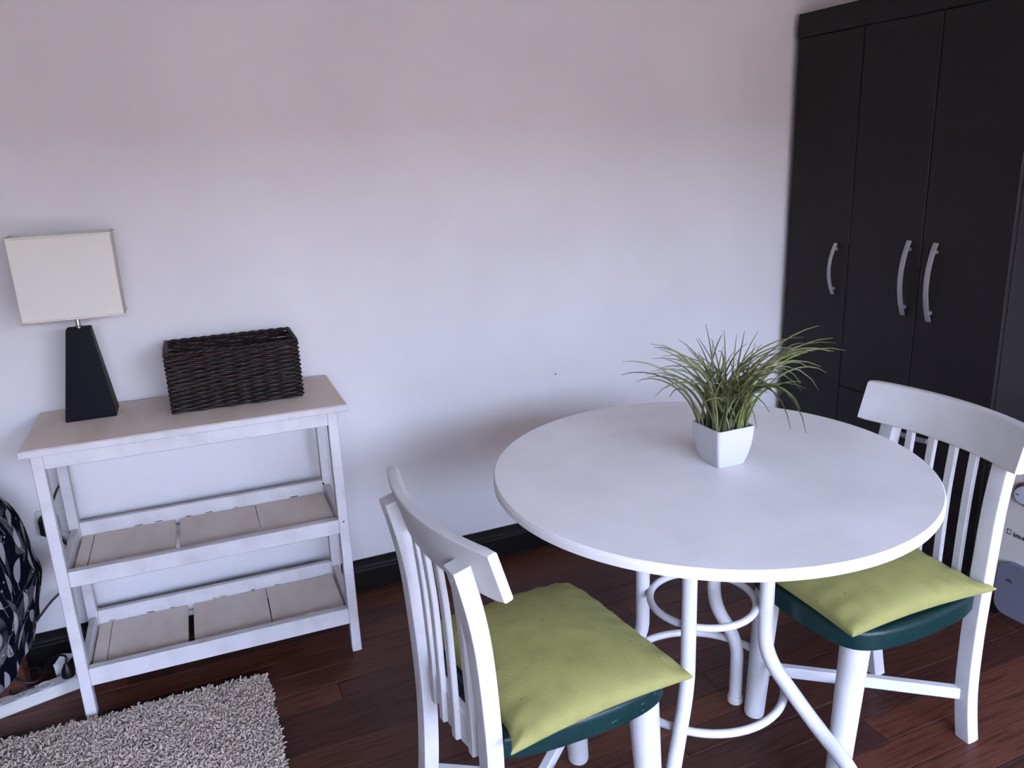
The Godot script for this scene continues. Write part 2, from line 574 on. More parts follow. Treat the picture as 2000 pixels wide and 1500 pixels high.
func build_wardrobe() -> void:
	var o := thing("wardrobe", "tall dark brown wardrobe with three doors standing in the corner of the room", "wardrobe", Vector3(2.3115, 0, 0))
	var d := 0.46
	var zt := 0.9413
	var z := [0.0, 0.3148, 0.6275, 0.9413]
	# carcass (front edge set back behind the doors)
	var g := Geo.new()
	g.box(Vector3(0.018 + (d - 0.018) / 2, 0.95, 0.009), Vector3(d - 0.018, 1.88, 0.018), 0.001)
	part("side_panel", g, M.wardrobe, o)
	g = Geo.new()
	g.box(Vector3(0.018 + (d - 0.018) / 2, 0.95, zt - 0.009), Vector3(d - 0.018, 1.88, 0.018), 0.001)
	part("side_panel", g, M.wardrobe, o)
	g = Geo.new()
	g.box(Vector3(d - 0.004, 0.95, zt / 2), Vector3(0.008, 1.86, zt - 0.036), 0.001)
	part("back_panel", g, M.wardrobe, o)
	for zz in [z[1], z[2]]:
		g = Geo.new()
		g.box(Vector3(0.24, 0.95, zz), Vector3(0.42, 1.8, 0.016), 0.001)
		part("divider", g, M.wardrobe, o)
	g = Geo.new()
	g.box(Vector3(0.24, 0.05, zt / 2), Vector3(0.43, 0.016, zt - 0.04), 0.001)
	part("floor_panel", g, M.wardrobe, o)
	g = Geo.new()
	g.box(Vector3(0.012, 0.025, zt / 2), Vector3(0.016, 0.05, zt - 0.03), 0.001)
	part("plinth", g, M.wardrobe, o)
	# top: a deep fascia over the doors and the lid
	g = Geo.new()
	g.box(Vector3(0.007, 1.8736, zt / 2), Vector3(0.022, 0.084, zt + 0.006), 0.0015)
	part("fascia", g, M.wardrobe, o)
	g = Geo.new()
	g.box(Vector3(0.24, 1.9, zt / 2), Vector3(0.44, 0.03, zt), 0.0015)
	part("lid", g, M.wardrobe, o)
	# doors
	var gap := 0.0018
	var y_low := [0.055, 0.549, 0.549]
	for i in 3:
		var dn := Node3D.new()
		var g2 := Geo.new()
		var y0: float = y_low[i]
		g2.box(Vector3(0.008, (y0 + 1.8295) / 2, (z[i] + z[i + 1]) / 2), Vector3(0.016, 1.8295 - y0, z[i + 1] - z[i] - gap * 2), 0.0015)
		dn.free()
		var door := part("door", g2, M.wardrobe, o)
		if i == 0:
			bow_handle(door, Vector3(0, 0.9925, 0.258), 0.19, 0.026, 0.014)
		elif i == 1:
			bow_handle(door, Vector3(0, 0.9955, 0.582), 0.253, 0.026, 0.018)
		else:
			bow_handle(door, Vector3(0, 0.9925, 0.686), 0.259, 0.026, 0.018)
	for q in [[0.302, 0.5455], [0.055, 0.2985]]:
		var g3 := Geo.new()
		g3.box(Vector3(0.008, (q[0] + q[1]) / 2, (z[1] + z[3]) / 2), Vector3(0.016, q[1] - q[0], z[3] - z[1] - gap * 2), 0.0015)
		var dr := part("drawer", g3, M.wardrobe, o)
		bow_handle(dr, Vector3(0, q[1] - 0.092, 0.655), 0.20, 0.022, 0.018, false)

# ---------------------------------------------------------------- bed at the left, its cover hanging down
func build_bed() -> void:
	var o := thing("bed", "bed under a navy cover printed with pale leaves, beside the shelf", "bed", Vector3(-1.0, 0, 1.1))
	var prof := [Vector2(-0.995, 0.30), Vector2(-1.0, 0.55), Vector2(-0.96, 0.655), Vector2(-0.8, 0.69), Vector2(-0.3, 0.70), Vector2(-0.06, 0.69), Vector2(-0.015, 0.66), Vector2(0.018, 0.615), Vector2(0.04, 0.555), Vector2(0.054, 0.463), Vector2(0.066, 0.408), Vector2(0.057, 0.35), Vector2(0.043, 0.295), Vector2(0.04, 0.25)]
	# dense profile
	var pp := []
	for p in prof:
		pp.append(Vector3(p.x, p.y, 0))
	pp = spline(pp, 5)
	var zs := []
	for i in 61:
		zs.append(0.17 + 1.85 * i / 60.0)
	var outer := []
	for zi in zs.size():
		var zz: float = zs[zi]
		var row := []
		for i in pp.size():
			var p: Vector3 = pp[i]
			var low := clampf((0.6 - p.y) / 0.35, 0.0, 1.0)
			var side := 1.0 if p.x > -0.4 else -1.0
			var dx := low * side * (0.008 * sin(zz * 17.0 + 0.6) + 0.005 * sin(zz * 41.0 + p.y * 6.0)) - (0.24 * clampf(zz - 0.24, 0.0, 0.5) * smoothstep(0.68, 0.6, p.y) if side > 0.0 else 0.0)
			var dy := 0.006 * sin(zz * 9.0 + p.x * 12.0)
			# the corner at the far end is rounded
			var e := 1.0 - smoothstep(0.17, 0.26, zz)
			row.append(Vector3(-0.5 + p.x + dx - e * side * 0.012 * low, p.y + dy - e * e * 0.02 * (1.0 - low), zz) - o.position)
		outer.append(row)
	var t := PackedVector3Array()
	var nu: int = pp.size()
	var inner := []
	for zi in zs.size():
		var row := []
		for i in nu:
			var a: Vector3 = outer[zi][maxi(i - 1, 0)]
			var b: Vector3 = outer[zi][mini(i + 1, nu - 1)]
			var d := (b - a).normalized()
			row.append(outer[zi][i] + Vector3(d.y, -d.x, 0) * 0.012)
		inner.append(row)
	for zi in zs.size() - 1:
		for i in nu - 1:
			t.append_array(PackedVector3Array([outer[zi][i], outer[zi][i + 1], outer[zi + 1][i + 1], outer[zi][i], outer[zi + 1][i + 1], outer[zi + 1][i]]))
			t.append_array(PackedVector3Array([inner[zi][i], inner[zi + 1][i + 1], inner[zi][i + 1], inner[zi][i], inner[zi + 1][i], inner[zi + 1][i + 1]]))
		for i in [0, nu - 1]:
			var a = [outer[zi][i], outer[zi + 1][i], inner[zi + 1][i], outer[zi][i], inner[zi + 1][i], inner[zi][i]]
			if i == 0:
				t.append_array(PackedVector3Array(a))
			else:
				t.append_array(PackedVector3Array([a[0], a[2], a[1], a[3], a[5], a[4]]))
	for zi in [0, zs.size() - 1]:
		for i in nu - 1:
			var a = [outer[zi][i], inner[zi][i + 1], outer[zi][i + 1], outer[zi][i], inner[zi][i], inner[zi][i + 1]]
			if zi == 0:
				t.append_array(PackedVector3Array(a))
			else:
				t.append_array(PackedVector3Array([a[0], a[2], a[1], a[3], a[5], a[4]]))
	var g := Geo.new()
	g.add(t)
	part("cover", g, M.duvet, o, 60)
	g = Geo.new()
	g.box(Vector3(0, 0.50, 0), Vector3(0.78, 0.26, 1.78), 0.05)
	part("mattress", g, M.sheet, o, 50)
	g = Geo.new()
	g.box(Vector3(0, 0.31, 0), Vector3(0.78, 0.12, 1.78), 0.004)
	part("frame", g, M.bed_wood, o)
	for q in [[0.425, -0.955], [-0.40, -0.84], [0.40, 0.84], [-0.40, 0.84]]:
		g = Geo.new()
		g.box(Vector3(q[0], 0.135, q[1]), Vector3(0.07, 0.27, 0.07), 0.004)
		part("leg", g, M.bed_wood, o)

# ---------------------------------------------------------------- console shelf
func build_shelf() -> void:
	# origin: floor, front left corner of the frame; x along the front, -z towards the wall
	var o := thing("console_shelf", "white painted three-tier console shelf with slatted lower trays against the wall", "shelf", Vector3(-0.3856, 0, 0.3381), -1.7576)
	var w := 0.7687
	var dp := 0.318
	var lw := 0.0285
	var H := 0.7773
	for q in [[lw / 2, -lw / 2], [w - lw / 2, -lw / 2], [lw / 2, -dp + lw / 2], [w - lw / 2, -dp + lw / 2]]:
		var g := Geo.new()
		g.box(Vector3(q[0], H / 2, q[1]), Vector3(lw, H, lw * 1.15), 0.002)
		part("leg", g, M.shelf_paint, o)
	# top board, three sides moulded
	var g := Geo.new()
	g.box(Vector3(w / 2 + 0.004, H + 0.0092, -dp / 2 - 0.014), Vector3(w + 0.052, 0.0184, dp + 0.05), 0.004)
	var top := part("top_board", g, M.shelf_board, o)
	g = Geo.new()
	g.box(Vector3(w / 2 + 0.004, H + 0.0089, 0.0125), Vector3(w + 0.052, 0.0176, 0.005), 0.0015)
	part("front_edge", g, M.shelf_paint, top)
	# aprons under the top
	g = Geo.new()
	g.box(Vector3(w / 2, 0.7578, -lw / 2 + 0.002), Vector3(w - lw * 2, 0.039, lw), 0.0015)
	part("apron", g, M.shelf_paint, o)
	g = Geo.new()
	g.box(Vector3(w / 2, 0.7578, -dp + lw / 2), Vector3(w - lw * 2, 0.039, 0.018), 0.0015)
	part("apron", g, M.shelf_paint, o)
	for x: float in [0.011, w - 0.011]:
		g = Geo.new()
		g.box(Vector3(x, 0.7578, -dp / 2), Vector3(0.018, 0.039, dp - lw * 2), 0.0015)
		part("apron", g, M.shelf_paint, o)
	# two trays: rails on four sides, three wide boards and a filler strip let into them
	var trays := [[0.4002, 0.4446, 0.422], [0.0981, 0.1502, 0.1265]]
	for k in 2:
		var y0: float = trays[k][0]
		var y1: float = trays[k][1]
		var yb: float = trays[k][2]
		g = Geo.new()
		g.box(Vector3(w / 2, (y0 + y1) / 2, -0.013), Vector3(w - lw * 2, y1 - y0, 0.026), 0.002)
		part("front_rail", g, M.shelf_paint, o)
		g = Geo.new()
		g.box(Vector3(w / 2, (y0 + y1) / 2 + 0.012, -dp + 0.018), Vector3(w - lw * 2, y1 - y0 + 0.012, 0.02), 0.002)
		part("back_rail", g, M.shelf_paint, o)
		for x: float in [0.016, w - 0.016]:
			g = Geo.new()
			g.box(Vector3(x, (y0 + y1) / 2 + 0.004, -dp / 2), Vector3(0.02, y1 - y0, dp - lw * 2.2), 0.002)
			part("side_rail", g, M.shelf_paint, o)
		# battens that carry the boards
		for zz: float in [-0.034, -dp + 0.042]:
			g = Geo.new()
			g.box(Vector3(w / 2, yb - 0.0225, zz), Vector3(w - 0.06, 0.016, 0.011), 0.001)
			part("batten", g, M.shelf_paint, o)
		var cuts := [[0.033, 0.064], [0.0665, 0.290], [0.302, 0.523], [0.526, 0.738]] if k == 0 else [[0.030, 0.0655], [0.067, 0.283], [0.2995, 0.5195], [0.5225, 0.736]]
		for c in cuts:
			g = Geo.new()
			g.box(Vector3((c[0] + c[1]) / 2, yb - 0.0065, -dp / 2 + 0.0025), Vector3(c[1] - c[0], 0.013, dp - 0.061), 0.0012)
			part("board", g, M.shelf_board, o)
	# bare slivers where the paint has flaked off along the joints
	var r := RandomNumberGenerator.new()
	r.seed = 21
	for k in 22:
		var ln := r.randf_range(0.004, 0.022)
		g = Geo.new()
		if k < 7:
			g.box(Vector3(r.randf_range(0.36, 0.52), 0.7765 - r.randf_range(0.0, 0.0012), 0.0020), Vector3(ln, r.randf_range(0.0012, 0.0028), 0.0008), 0.0002)
		else:
			var yb2: float = trays[k % 2][2]
			g.box(Vector3(r.randf_range(0.05, 0.72), yb2 + r.randf_range(0.0008, 0.0022), -dp + 0.0282), Vector3(ln, r.randf_range(0.0015, 0.003), 0.0008), 0.0002)
		part("flaked_paint", g, M.speck, o)
	# screw heads on the inner faces
	for q in [[w - lw - 0.0005, 0.462, -0.26], [w - lw * 0.5, 0.438, 0.0005]]:
		g = Geo.new()
		g.lathe(Vector3(q[0], q[1], q[2]), [[0.0, -0.002], [0.003, -0.002], [0.003, 0.002], [0.0, 0.002]], 10)
		part("screw", g, M.black, o)

# ---------------------------------------------------------------- round table
func build_table() -> void:
	var o := thing("round_table", "round white table on four bent tube legs with two rings", "table", Vector3(1.0745, 0, 1.1396))
	var R := 0.4919
	var g := Geo.new()
	g.lathe(Vector3.ZERO, [[0.0, 0.7265], [R - 0.004, 0.7265], [R - 0.001, 0.7275], [R, 0.7295], [R, 0.7425], [R - 0.0015, 0.7435], [R - 0.0015, 0.7475], [R - 0.004, 0.75], [0.0, 0.75]], 128)
	part("tabletop", g, M.tabletop, o, 30)
	g = Geo.new()
	g.box(Vector3(0, 0.722, 0), Vector3(0.30, 0.008, 0.30), 0.002)
	part("mounting_plate", g, M.tube, o)
	var tr := 0.0172
	for q in [[48.0, 0.148, 0.0, 0.42], [138.0, 0.148, 0.0, 0.42], [228.0, 0.148, 0.0, 0.42], [318.0, 0.150, 1.0, 0.0]]:
		var a := deg_to_rad(q[0])
		var dir := Vector3(cos(a), 0, sin(a))
		var path := []
		if q[0] == 48.0:
			# this leg swings out in front of the chair leg next to it
			path = bent([dir * q[1] + Vector3(0, 0.722, 0), dir * 0.150 + Vector3(0, 0.285, 0), Vector3(0.146, 0.155, 0.252), Vector3(0.143, 0.132, 0.345), Vector3(0.143, 0.07, 0.415), Vector3(0.143, 0.0, 0.42)], 0.06, 8)
		elif q[2] == 0.0:
			path = bent([dir * q[1] + Vector3(0, 0.722, 0), dir * q[1] + Vector3(0, 0.255, 0), dir * 0.375 + Vector3(0, 0.04, 0), dir * 0.385 + Vector3(0, 0.0, 0)], 0.055, 8)
		else:
			var foot := Vector3(0.172, 0, -0.072)
			path = bent([dir * q[1] + Vector3(0, 0.722, 0), dir * (q[1] + 0.002) + Vector3(0, 0.305, 0), foot + Vector3(0, 0.185, 0), foot], 0.05, 8)
		path[-1].y = 0.004
		g = Geo.new()
		g.tube(path, tr, 18)
		var leg := part("leg", g, M.tube, o, 50)
		g = Geo.new()
		var f: Vector3 = path[-1]
		g.lathe(Vector3(f.x, 0, f.z), [[0.0, 0.0], [0.018, 0.0], [0.0205, 0.003], [0.0205, 0.018], [0.0185, 0.022], [0.0, 0.022]], 20)
		part("foot_cap", g, M.white_plastic, leg)
	for q in [[0.40, 0.1255, 0.0088], [0.176, 0.2, 0.0098]]:
		g = Geo.new()
		g.tube(circle(Vector3(0, q[0], 0), q[1], 64), q[2], 12, true)
		part("ring", g, M.tube, o, 50)

# ---------------------------------------------------------------- chairs and their cushions
func chair_rail_x(z: float) -> float:
	return 0.045 * pow(z / 0.2325, 2.0)

func build_chair(label: String, at: Vector3, turn: float) -> Node3D:
	# local +x is the front, origin on the floor under the middle of the seat
	var o := thing("dining_chair", label, "chair", at, turn)
	# seat: rounded trapezoid, edges softened
	var outline := []
	var base := [Vector2(-0.185, -0.165), Vector2(-0.185, 0.165), Vector2(-0.12, 0.187), Vector2(0.0, 0.201), Vector2(0.10, 0.200), Vector2(0.165, 0.18), Vector2(0.197, 0.135), Vector2(0.208, 0.06), Vector2(0.211, 0.0)]
	for p in base:
		outline.append(Vector3(p.x, 0, p.y))
	for i in range(base.size() - 2, 1, -1):
		outline.append(Vector3(base[i].x, 0, -base[i].y))
	var half := outline.slice(1)
	half.append(outline[0])
	half = spline(half, 4)
	var rings := []
	for q in [[0.3885, 0.012], [0.3885, 0.004], [0.392, 0.0], [0.425, 0.0], [0.434, 0.003], [0.4385, 0.009], [0.440, 0.018]]:
		var ring := PackedVector3Array()
		for p in half:
			var k: float = 1.0 - q[1] / 0.2
			ring.append(Vector3(p.x * k, q[0], p.z * k))
		rings.append(ring)
	var g := Geo.new()
	g.loft(rings)
	var seat := part("seat", g, M.seat, o, 40)
	seat.set_meta("label", "dark green painted seat")
	# pale scuffs on the painted rim
	var r := RandomNumberGenerator.new()
	r.seed = int(at.x * 1000)
	for s in 9:
		var i := 3 + r.randi() % 22
		var a: Vector3 = half[i]
		var b: Vector3 = half[(i + 2) % half.size()]
		var y := r.randf_range(0.398, 0.436)
		var n := Vector3(a.x, 0, a.z).normalized()
		g = Geo.new()
		g.tube([Vector3(a.x, y, a.z) - n * 0.0006, Vector3(a.x, y + 0.002, a.z).lerp(Vector3(b.x, y + r.randf_range(0, 0.008), b.z), r.randf_range(0.2, 0.8)) - n * 0.0006], 0.0011, 5)
		part("scuff", g, M.scratch if s > 0 else M.chip, seat)
	# rear posts
	var pts := [[-0.249, 0.0], [-0.233, 0.08], [-0.219, 0.17], [-0.210, 0.30], [-0.209, 0.40], [-0.212, 0.50], [-0.220, 0.63], [-0.233, 0.72], [-0.252, 0.805]]
	for s: float in [-1.0, 1.0]:
		var path := []
		for p in pts:
			path.append(Vector3(p[0], p[1], s * (0.148 + 0.012 * smoothstep(0.0, 0.5, p[1]))))
		path = spline(path, 4)
		g = Geo.new()
		g.sweep(path, rrect(0.035, 0.040, 0.004, 2), Vector3(0, 0, 1))
		var post := part("back_post", g, M.paint, o, 30)
		for yy: float in [0.757, 0.783]:
			g = Geo.new()
			g.tube([Vector3(-0.245 - (yy - 0.757) * 0.25, yy, s * 0.16), Vector3(-0.2592 - (yy - 0.757) * 0.25, yy, s * 0.16)], 0.0045, 12)
			part("screw_plug", g, M.paint, post)
	# curved top rail
	var path2 := []
	for i in 25:
		var z := -0.226 + 0.452 * i / 24.0
		path2.append(Vector3(chair_rail_x(z), 0, z))
	var sec := rrect(0.023, 0.100, 0.005, 3)
	var rrings := []
	for i in path2.size():
		var a: Vector3 = path2[maxi(i - 1, 0)]
		var b: Vector3 = path2[mini(i + 1, path2.size() - 1)]
		var tan := (b - a).normalized()
		var nrm := Vector3(tan.z, 0, -tan.x)
		var ring := PackedVector3Array()
		var kk := 1.0
		if i == 0 or i == path2.size() - 1:
			kk = 0.95
		for p in sec:
			ring.append(path2[i] + nrm * p.x * kk + Vector3(-0.2480 - p.y * 0.28, 0.798 + p.y * kk, 0))
		rrings.append(ring)
	g = Geo.new()
	g.loft(rrings)
	part("top_rail", g, M.paint, o, 30)
	# slats
	for z: float in [-0.09, -0.03, 0.03, 0.09]:
		var x1: float = -0.236 + chair_rail_x(z)
		var path := spline([Vector3(-0.222 + 0.020 * pow(z / 0.14, 2.0), 0.362, z), Vector3(-0.222 + 0.020 * pow(z / 0.14, 2.0), 0.46, z), Vector3(-0.226 + chair_rail_x(z) * 0.9, 0.63, z), Vector3(x1, 0.747, z)], 5)
		g = Geo.new()
		g.sweep(path, rrect(0.0125, 0.021, 0.002, 1), Vector3(0, 0, 1))
		part("slat", g, M.paint, o, 30)
	# curved rear apron between the posts
	path2 = []
	for i in 13:
		var z := -0.14 + 0.28 * i / 12.0
		path2.append(Vector3(-0.209 + 0.020 * pow(z / 0.14, 2.0), 0.394, z))
	g = Geo.new()
	g.sweep(path2, rrect(0.018, 0.075, 0.002, 1), Vector3.UP)
	part("rear_apron", g, M.paint, o, 30)
	# front legs, round and tapering
	for s: float in [-1.0, 1.0]:
		g = Geo.new()
		var top := Vector3(0.145, 0.39, s * 0.145)
		var ft := Vector3(0.172, 0.0, s * 0.147)
		var lp := []
		var lr := []
		for i in 9:
			var u := i / 8.0
			lp.append(top.lerp(ft, u))
			lr.append(lerpf(0.0325, 0.0255, u))
		lr[8] = 0.0235
		lp[7] = top.lerp(ft, 0.985)
		lr[7] = 0.0256
		g.tube(lp, lr, 22)
		part("front_leg", g, M.paint, o, 45)
	# crossed stretchers
	for s: float in [-1.0, 1.0]:
		g = Geo.new()
		var yy := 0.143 + s * 0.001
		var a := Vector3(0.162, yy, -s * 0.140)
		var b := Vector3(-0.208, yy, s * 0.142)
		if s < 0:
			# halved at the crossing: two arms
			var mid := (a + b) / 2
			var dd := (b - a).normalized() * 0.012
			g.sweep([a, mid - dd], rrect(0.022, 0.03, 0.003, 1))
			g.sweep([mid + dd, b], rrect(0.022, 0.03, 0.003, 1))
		else:
			g.sweep([a, b], rrect(0.022, 0.03, 0.003, 1))
		part("stretcher", g, M.paint, o, 30)
	return o

func build_cushion(label: String, c: Vector3, turn: float, hx: float, hz: float, dents: int) -> void:
	var o := thing("seat_cushion", label, "cushion", c, turn)
	var n := 36
	var top := []
	var bot := []
	var nz := FastNoiseLite.new()
	nz.seed = dents
	nz.frequency = 5.0
	for i in n + 1:
		var rt := []
		var rb := []
		for j in n + 1:
			var u := sin((-1.0 + 2.0 * i / n) * PI / 2)
			var v := sin((-1.0 + 2.0 * j / n) * PI / 2)
			var x := hx * u * (1.0 - (0.05 * (1.0 - v * v) if u > 0.0 else 0.15 * (1.0 - pow(v, 6.0))))
			var z := hz * v * (1.0 - 0.07 * (1.0 - u * u))
			if dents == 3:
				# this one is softer at its far front corner
				var soft := pow(maxf(u, 0.0) * maxf(-v, 0.0), 3.0)
				x *= 1.0 - 0.11 * soft
				z *= 1.0 - 0.09 * soft
			var m := pow(maxf((1.0 - u * u) * (1.0 - v * v), 0.0), 0.36)
			var edge := pow(maxf(absf(u), absf(v)), 6.0)
			var ruck := 0.0022 * sin((u * 23.0 if absf(v) > absf(u) else v * 23.0) + dents) * edge * (1.0 - edge) * 4.0
			var wob := nz.get_noise_2d(x, z) * 0.004 * m
			rt.append(Vector3(x, 0.016 + 0.052 * m + ruck + wob, z))
			rb.append(Vector3(x, 0.016 - 0.0145 * pow(m, 0.5), z))
		top.append(rt)
		bot.append(rb)
	var t := PackedVector3Array()
	for i in n:
		for j in n:
			t.append_array(PackedVector3Array([top[i][j], top[i + 1][j], top[i + 1][j + 1], top[i][j], top[i + 1][j + 1], top[i][j + 1]]))
			t.append_array(PackedVector3Array([bot[i][j], bot[i + 1][j + 1], bot[i + 1][j], bot[i][j], bot[i][j + 1], bot[i + 1][j + 1]]))
	var g := Geo.new()
	g.add(t)
	part("cover", g, M.cushion, o, 60)
	# small dark specks on the cloth
	var r := RandomNumberGenerator.new()
	r.seed = dents * 7
	for k in 7:
		var i := r.randi_range(8, n - 8)
		var j := r.randi_range(8, n - 8)
		if k < 4:
			i = r.randi_range(27, 31)
			j = r.randi_range(24, 29)
		g = Geo.new()
		var p: Vector3 = top[i][j]
		g.lathe(p, [[0.0, -0.001], [0.0013, -0.001], [0.0013, 0.0006], [0.0, 0.0008]], 6)
		part("speck", g, M.speck, o)

func build_chairs() -> void:
	build_chair("white slat-back chair with dark green seat, between the shelf and the round table", Vector3(0.606, 0, 1.232), 5.2)
	build_chair("white slat-back chair with dark green seat, between the round table and the wardrobe", Vector3(1.428, 0, 1.280), 178.5)
	build_cushion("olive green cushion on the chair between the shelf and the round table", Vector3(0.606, 0.4405, 1.236), 5.2, 0.204, 0.224, 3)
	build_cushion("olive green cushion on the chair beside the wardrobe, tucked under the table edge", Vector3(1.422, 0.4405, 1.272), 179.0, 0.214, 0.210, 5)

# ---------------------------------------------------------------- shaggy rug
func build_rug() -> void:
	var x0 := -1.25
	var x1 := 0.088
	var z0 := 0.375
	var z1 := 1.9
	var o := thing("shaggy_rug", "taupe shaggy rug lying on the wooden floor in front of the shelf", "rug", Vector3((x0 + x1) / 2, 0, (z0 + z1) / 2), -1.0)
	var hx := (x1 - x0) / 2
	var hz := (z1 - z0) / 2
	var g := Geo.new()
	g.box(Vector3(0, 0.004, 0), Vector3(hx * 2, 0.006, hz * 2), 0.002)
	part("backing", g, M.rug_back, o)
	# a tuft: three bent yarns
	var st := Geo.new()
	var r := RandomNumberGenerator.new()
	r.seed = 5
	for k in 3:
		var a := TAU * k / 3.0 + 0.4
		var d := Vector3(cos(a), 0, sin(a))
		var e := Vector3(-d.z, 0, d.x)
		st.tube([Vector3(d.x, 0, d.z) * 0.001, d * 0.003 + Vector3(0, 0.011, 0), d * 0.007 + e * 0.003 + Vector3(0, 0.0190, 0), d * 0.009 + e * 0.007 + Vector3(0, 0.0205, 0)], [0.0016, 0.0021, 0.0022, 0.0015], 5)
	var mm := MultiMesh.new()
	mm.transform_format = MultiMesh.TRANSFORM_3D
	mm.use_colors = true
	mm.mesh = st.mesh(60)
	var sp := 0.0068
	var nx := int(hx * 2 / sp)
	var nz := int(hz * 2 / sp)
	mm.instance_count = nx * nz
	var big := FastNoiseLite.new()
	big.seed = 3
	big.frequency = 9.0
	var idx := 0
	for i in nx:
		for j in nz:
			var p := Vector3(-hx + (i + 0.5) * sp + r.randf_range(-0.004, 0.004), 0.006, -hz + (j + 0.5) * sp + r.randf_range(-0.004, 0.004))
			var lean := Vector3(big.get_noise_2d(p.x, p.z), 0, big.get_noise_2d(p.z + 9.0, p.x)) * 1.1 + Vector3(r.randf_range(-0.35, 0.35), 0, r.randf_range(-0.35, 0.35))
			var b := Basis(Vector3.UP, r.randf() * TAU)
			var upv := (Vector3.UP + lean * 0.7).normalized()
			var q := Quaternion(Vector3.UP, upv)
			var s := r.randf_range(0.75, 1.2)
			mm.set_instance_transform(idx, Transform3D(Basis(q) * b * Basis.from_scale(Vector3(s, s * r.randf_range(0.8, 1.15), s)), p))
			var c := r.randf_range(0.80, 1.15)
			mm.set_instance_color(idx, Color(c, c * 0.99, c * 0.98))
			idx += 1
	var pile := MultiMeshInstance3D.new()
	pile.name = "pile"
	pile.multimesh = mm
	pile.material_override = M.rug
	pile.set_meta("kind", "stuff")
	o.add_child(pile)

# ---------------------------------------------------------------- table lamp on the console
func build_lamp() -> void:
	var y := 0.7961
	var o := thing("table_lamp", "table lamp with cream box shade and dark tapered base on the shelf top", "lamp", Vector3(-0.2515, y, 0.090), -1.5)
	var rings := []
	for q in [[0.0, 0.0635, 0.0475], [0.002, 0.0645, 0.0485], [0.006, 0.0645, 0.0485], [0.249, 0.0305, 0.0225], [0.252, 0.029, 0.021]]:
		var ring := PackedVector3Array()
		for p in rrect(q[1] * 2, q[2] * 2, 0.002, 2):
			ring.append(Vector3(p.x + 0.006 * q[0] / 0.25, q[0], p.y + 0.004 * q[0] / 0.25))
		rings.append(ring)
	var g := Geo.new()
	g.loft(rings)
	part("base", g, M.lamp_base, o, 25)
	g = Geo.new()
	g.lathe(Vector3(0.006, 0, 0.004), [[0.0, 0.252], [0.0105, 0.252], [0.0105, 0.256], [0.0068, 0.258], [0.0068, 0.335], [0.0, 0.335]], 18)
	part("neck", g, M.chrome, o, 40)
	# shade: open box of stretched cloth with thin wire edges
	var hw := 0.1225
	var hd := 0.054
	var y0 := 0.284
	var y1 := 0.508
	var c := Vector3(0.006, 0, 0.012)
	var so := []
	for q in [[y0, 0.0], [y1, 0.0], [y1, 0.0025], [y0, 0.0025]]:
		var ring := PackedVector3Array()
		for p in rrect((hw - q[1]) * 2, (hd - q[1]) * 2, 0.004, 3):
			ring.append(c + Vector3(p.x, q[0], p.y))
		so.append(ring)
	g = Geo.new()
	g.loft(so, false, false, true)
	var sh := part("shade", g, M.shade, o, 40)
	for yy in [y0 + 0.003, y1 - 0.003]:
		g = Geo.new()
		var path := []
		for p in rrect(hw * 2 + 0.001, hd * 2 + 0.001, 0.005, 3):
			path.append(c + Vector3(p.x, yy, p.y))
		g.tube(path, 0.0028, 8, true)
		part("hem", g, M.shade, sh, 50)
	for s: float in [-1.0, 1.0]:
		g = Geo.new()
		g.tube([c + Vector3(0, y0 + 0.05, 0), c + Vector3(s * (hw - 0.002), y0 + 0.05, 0)], 0.0018, 6)
		part("spider_wire", g, M.chrome, sh)
	g = Geo.new()
	g.lathe(c, [[0.0, 0.335], [0.014, 0.337], [0.018, 0.36], [0.03, 0.395], [0.026, 0.425], [0.012, 0.44], [0.0, 0.442]], 18)
	part("bulb", g, M.white_plastic, o, 50)

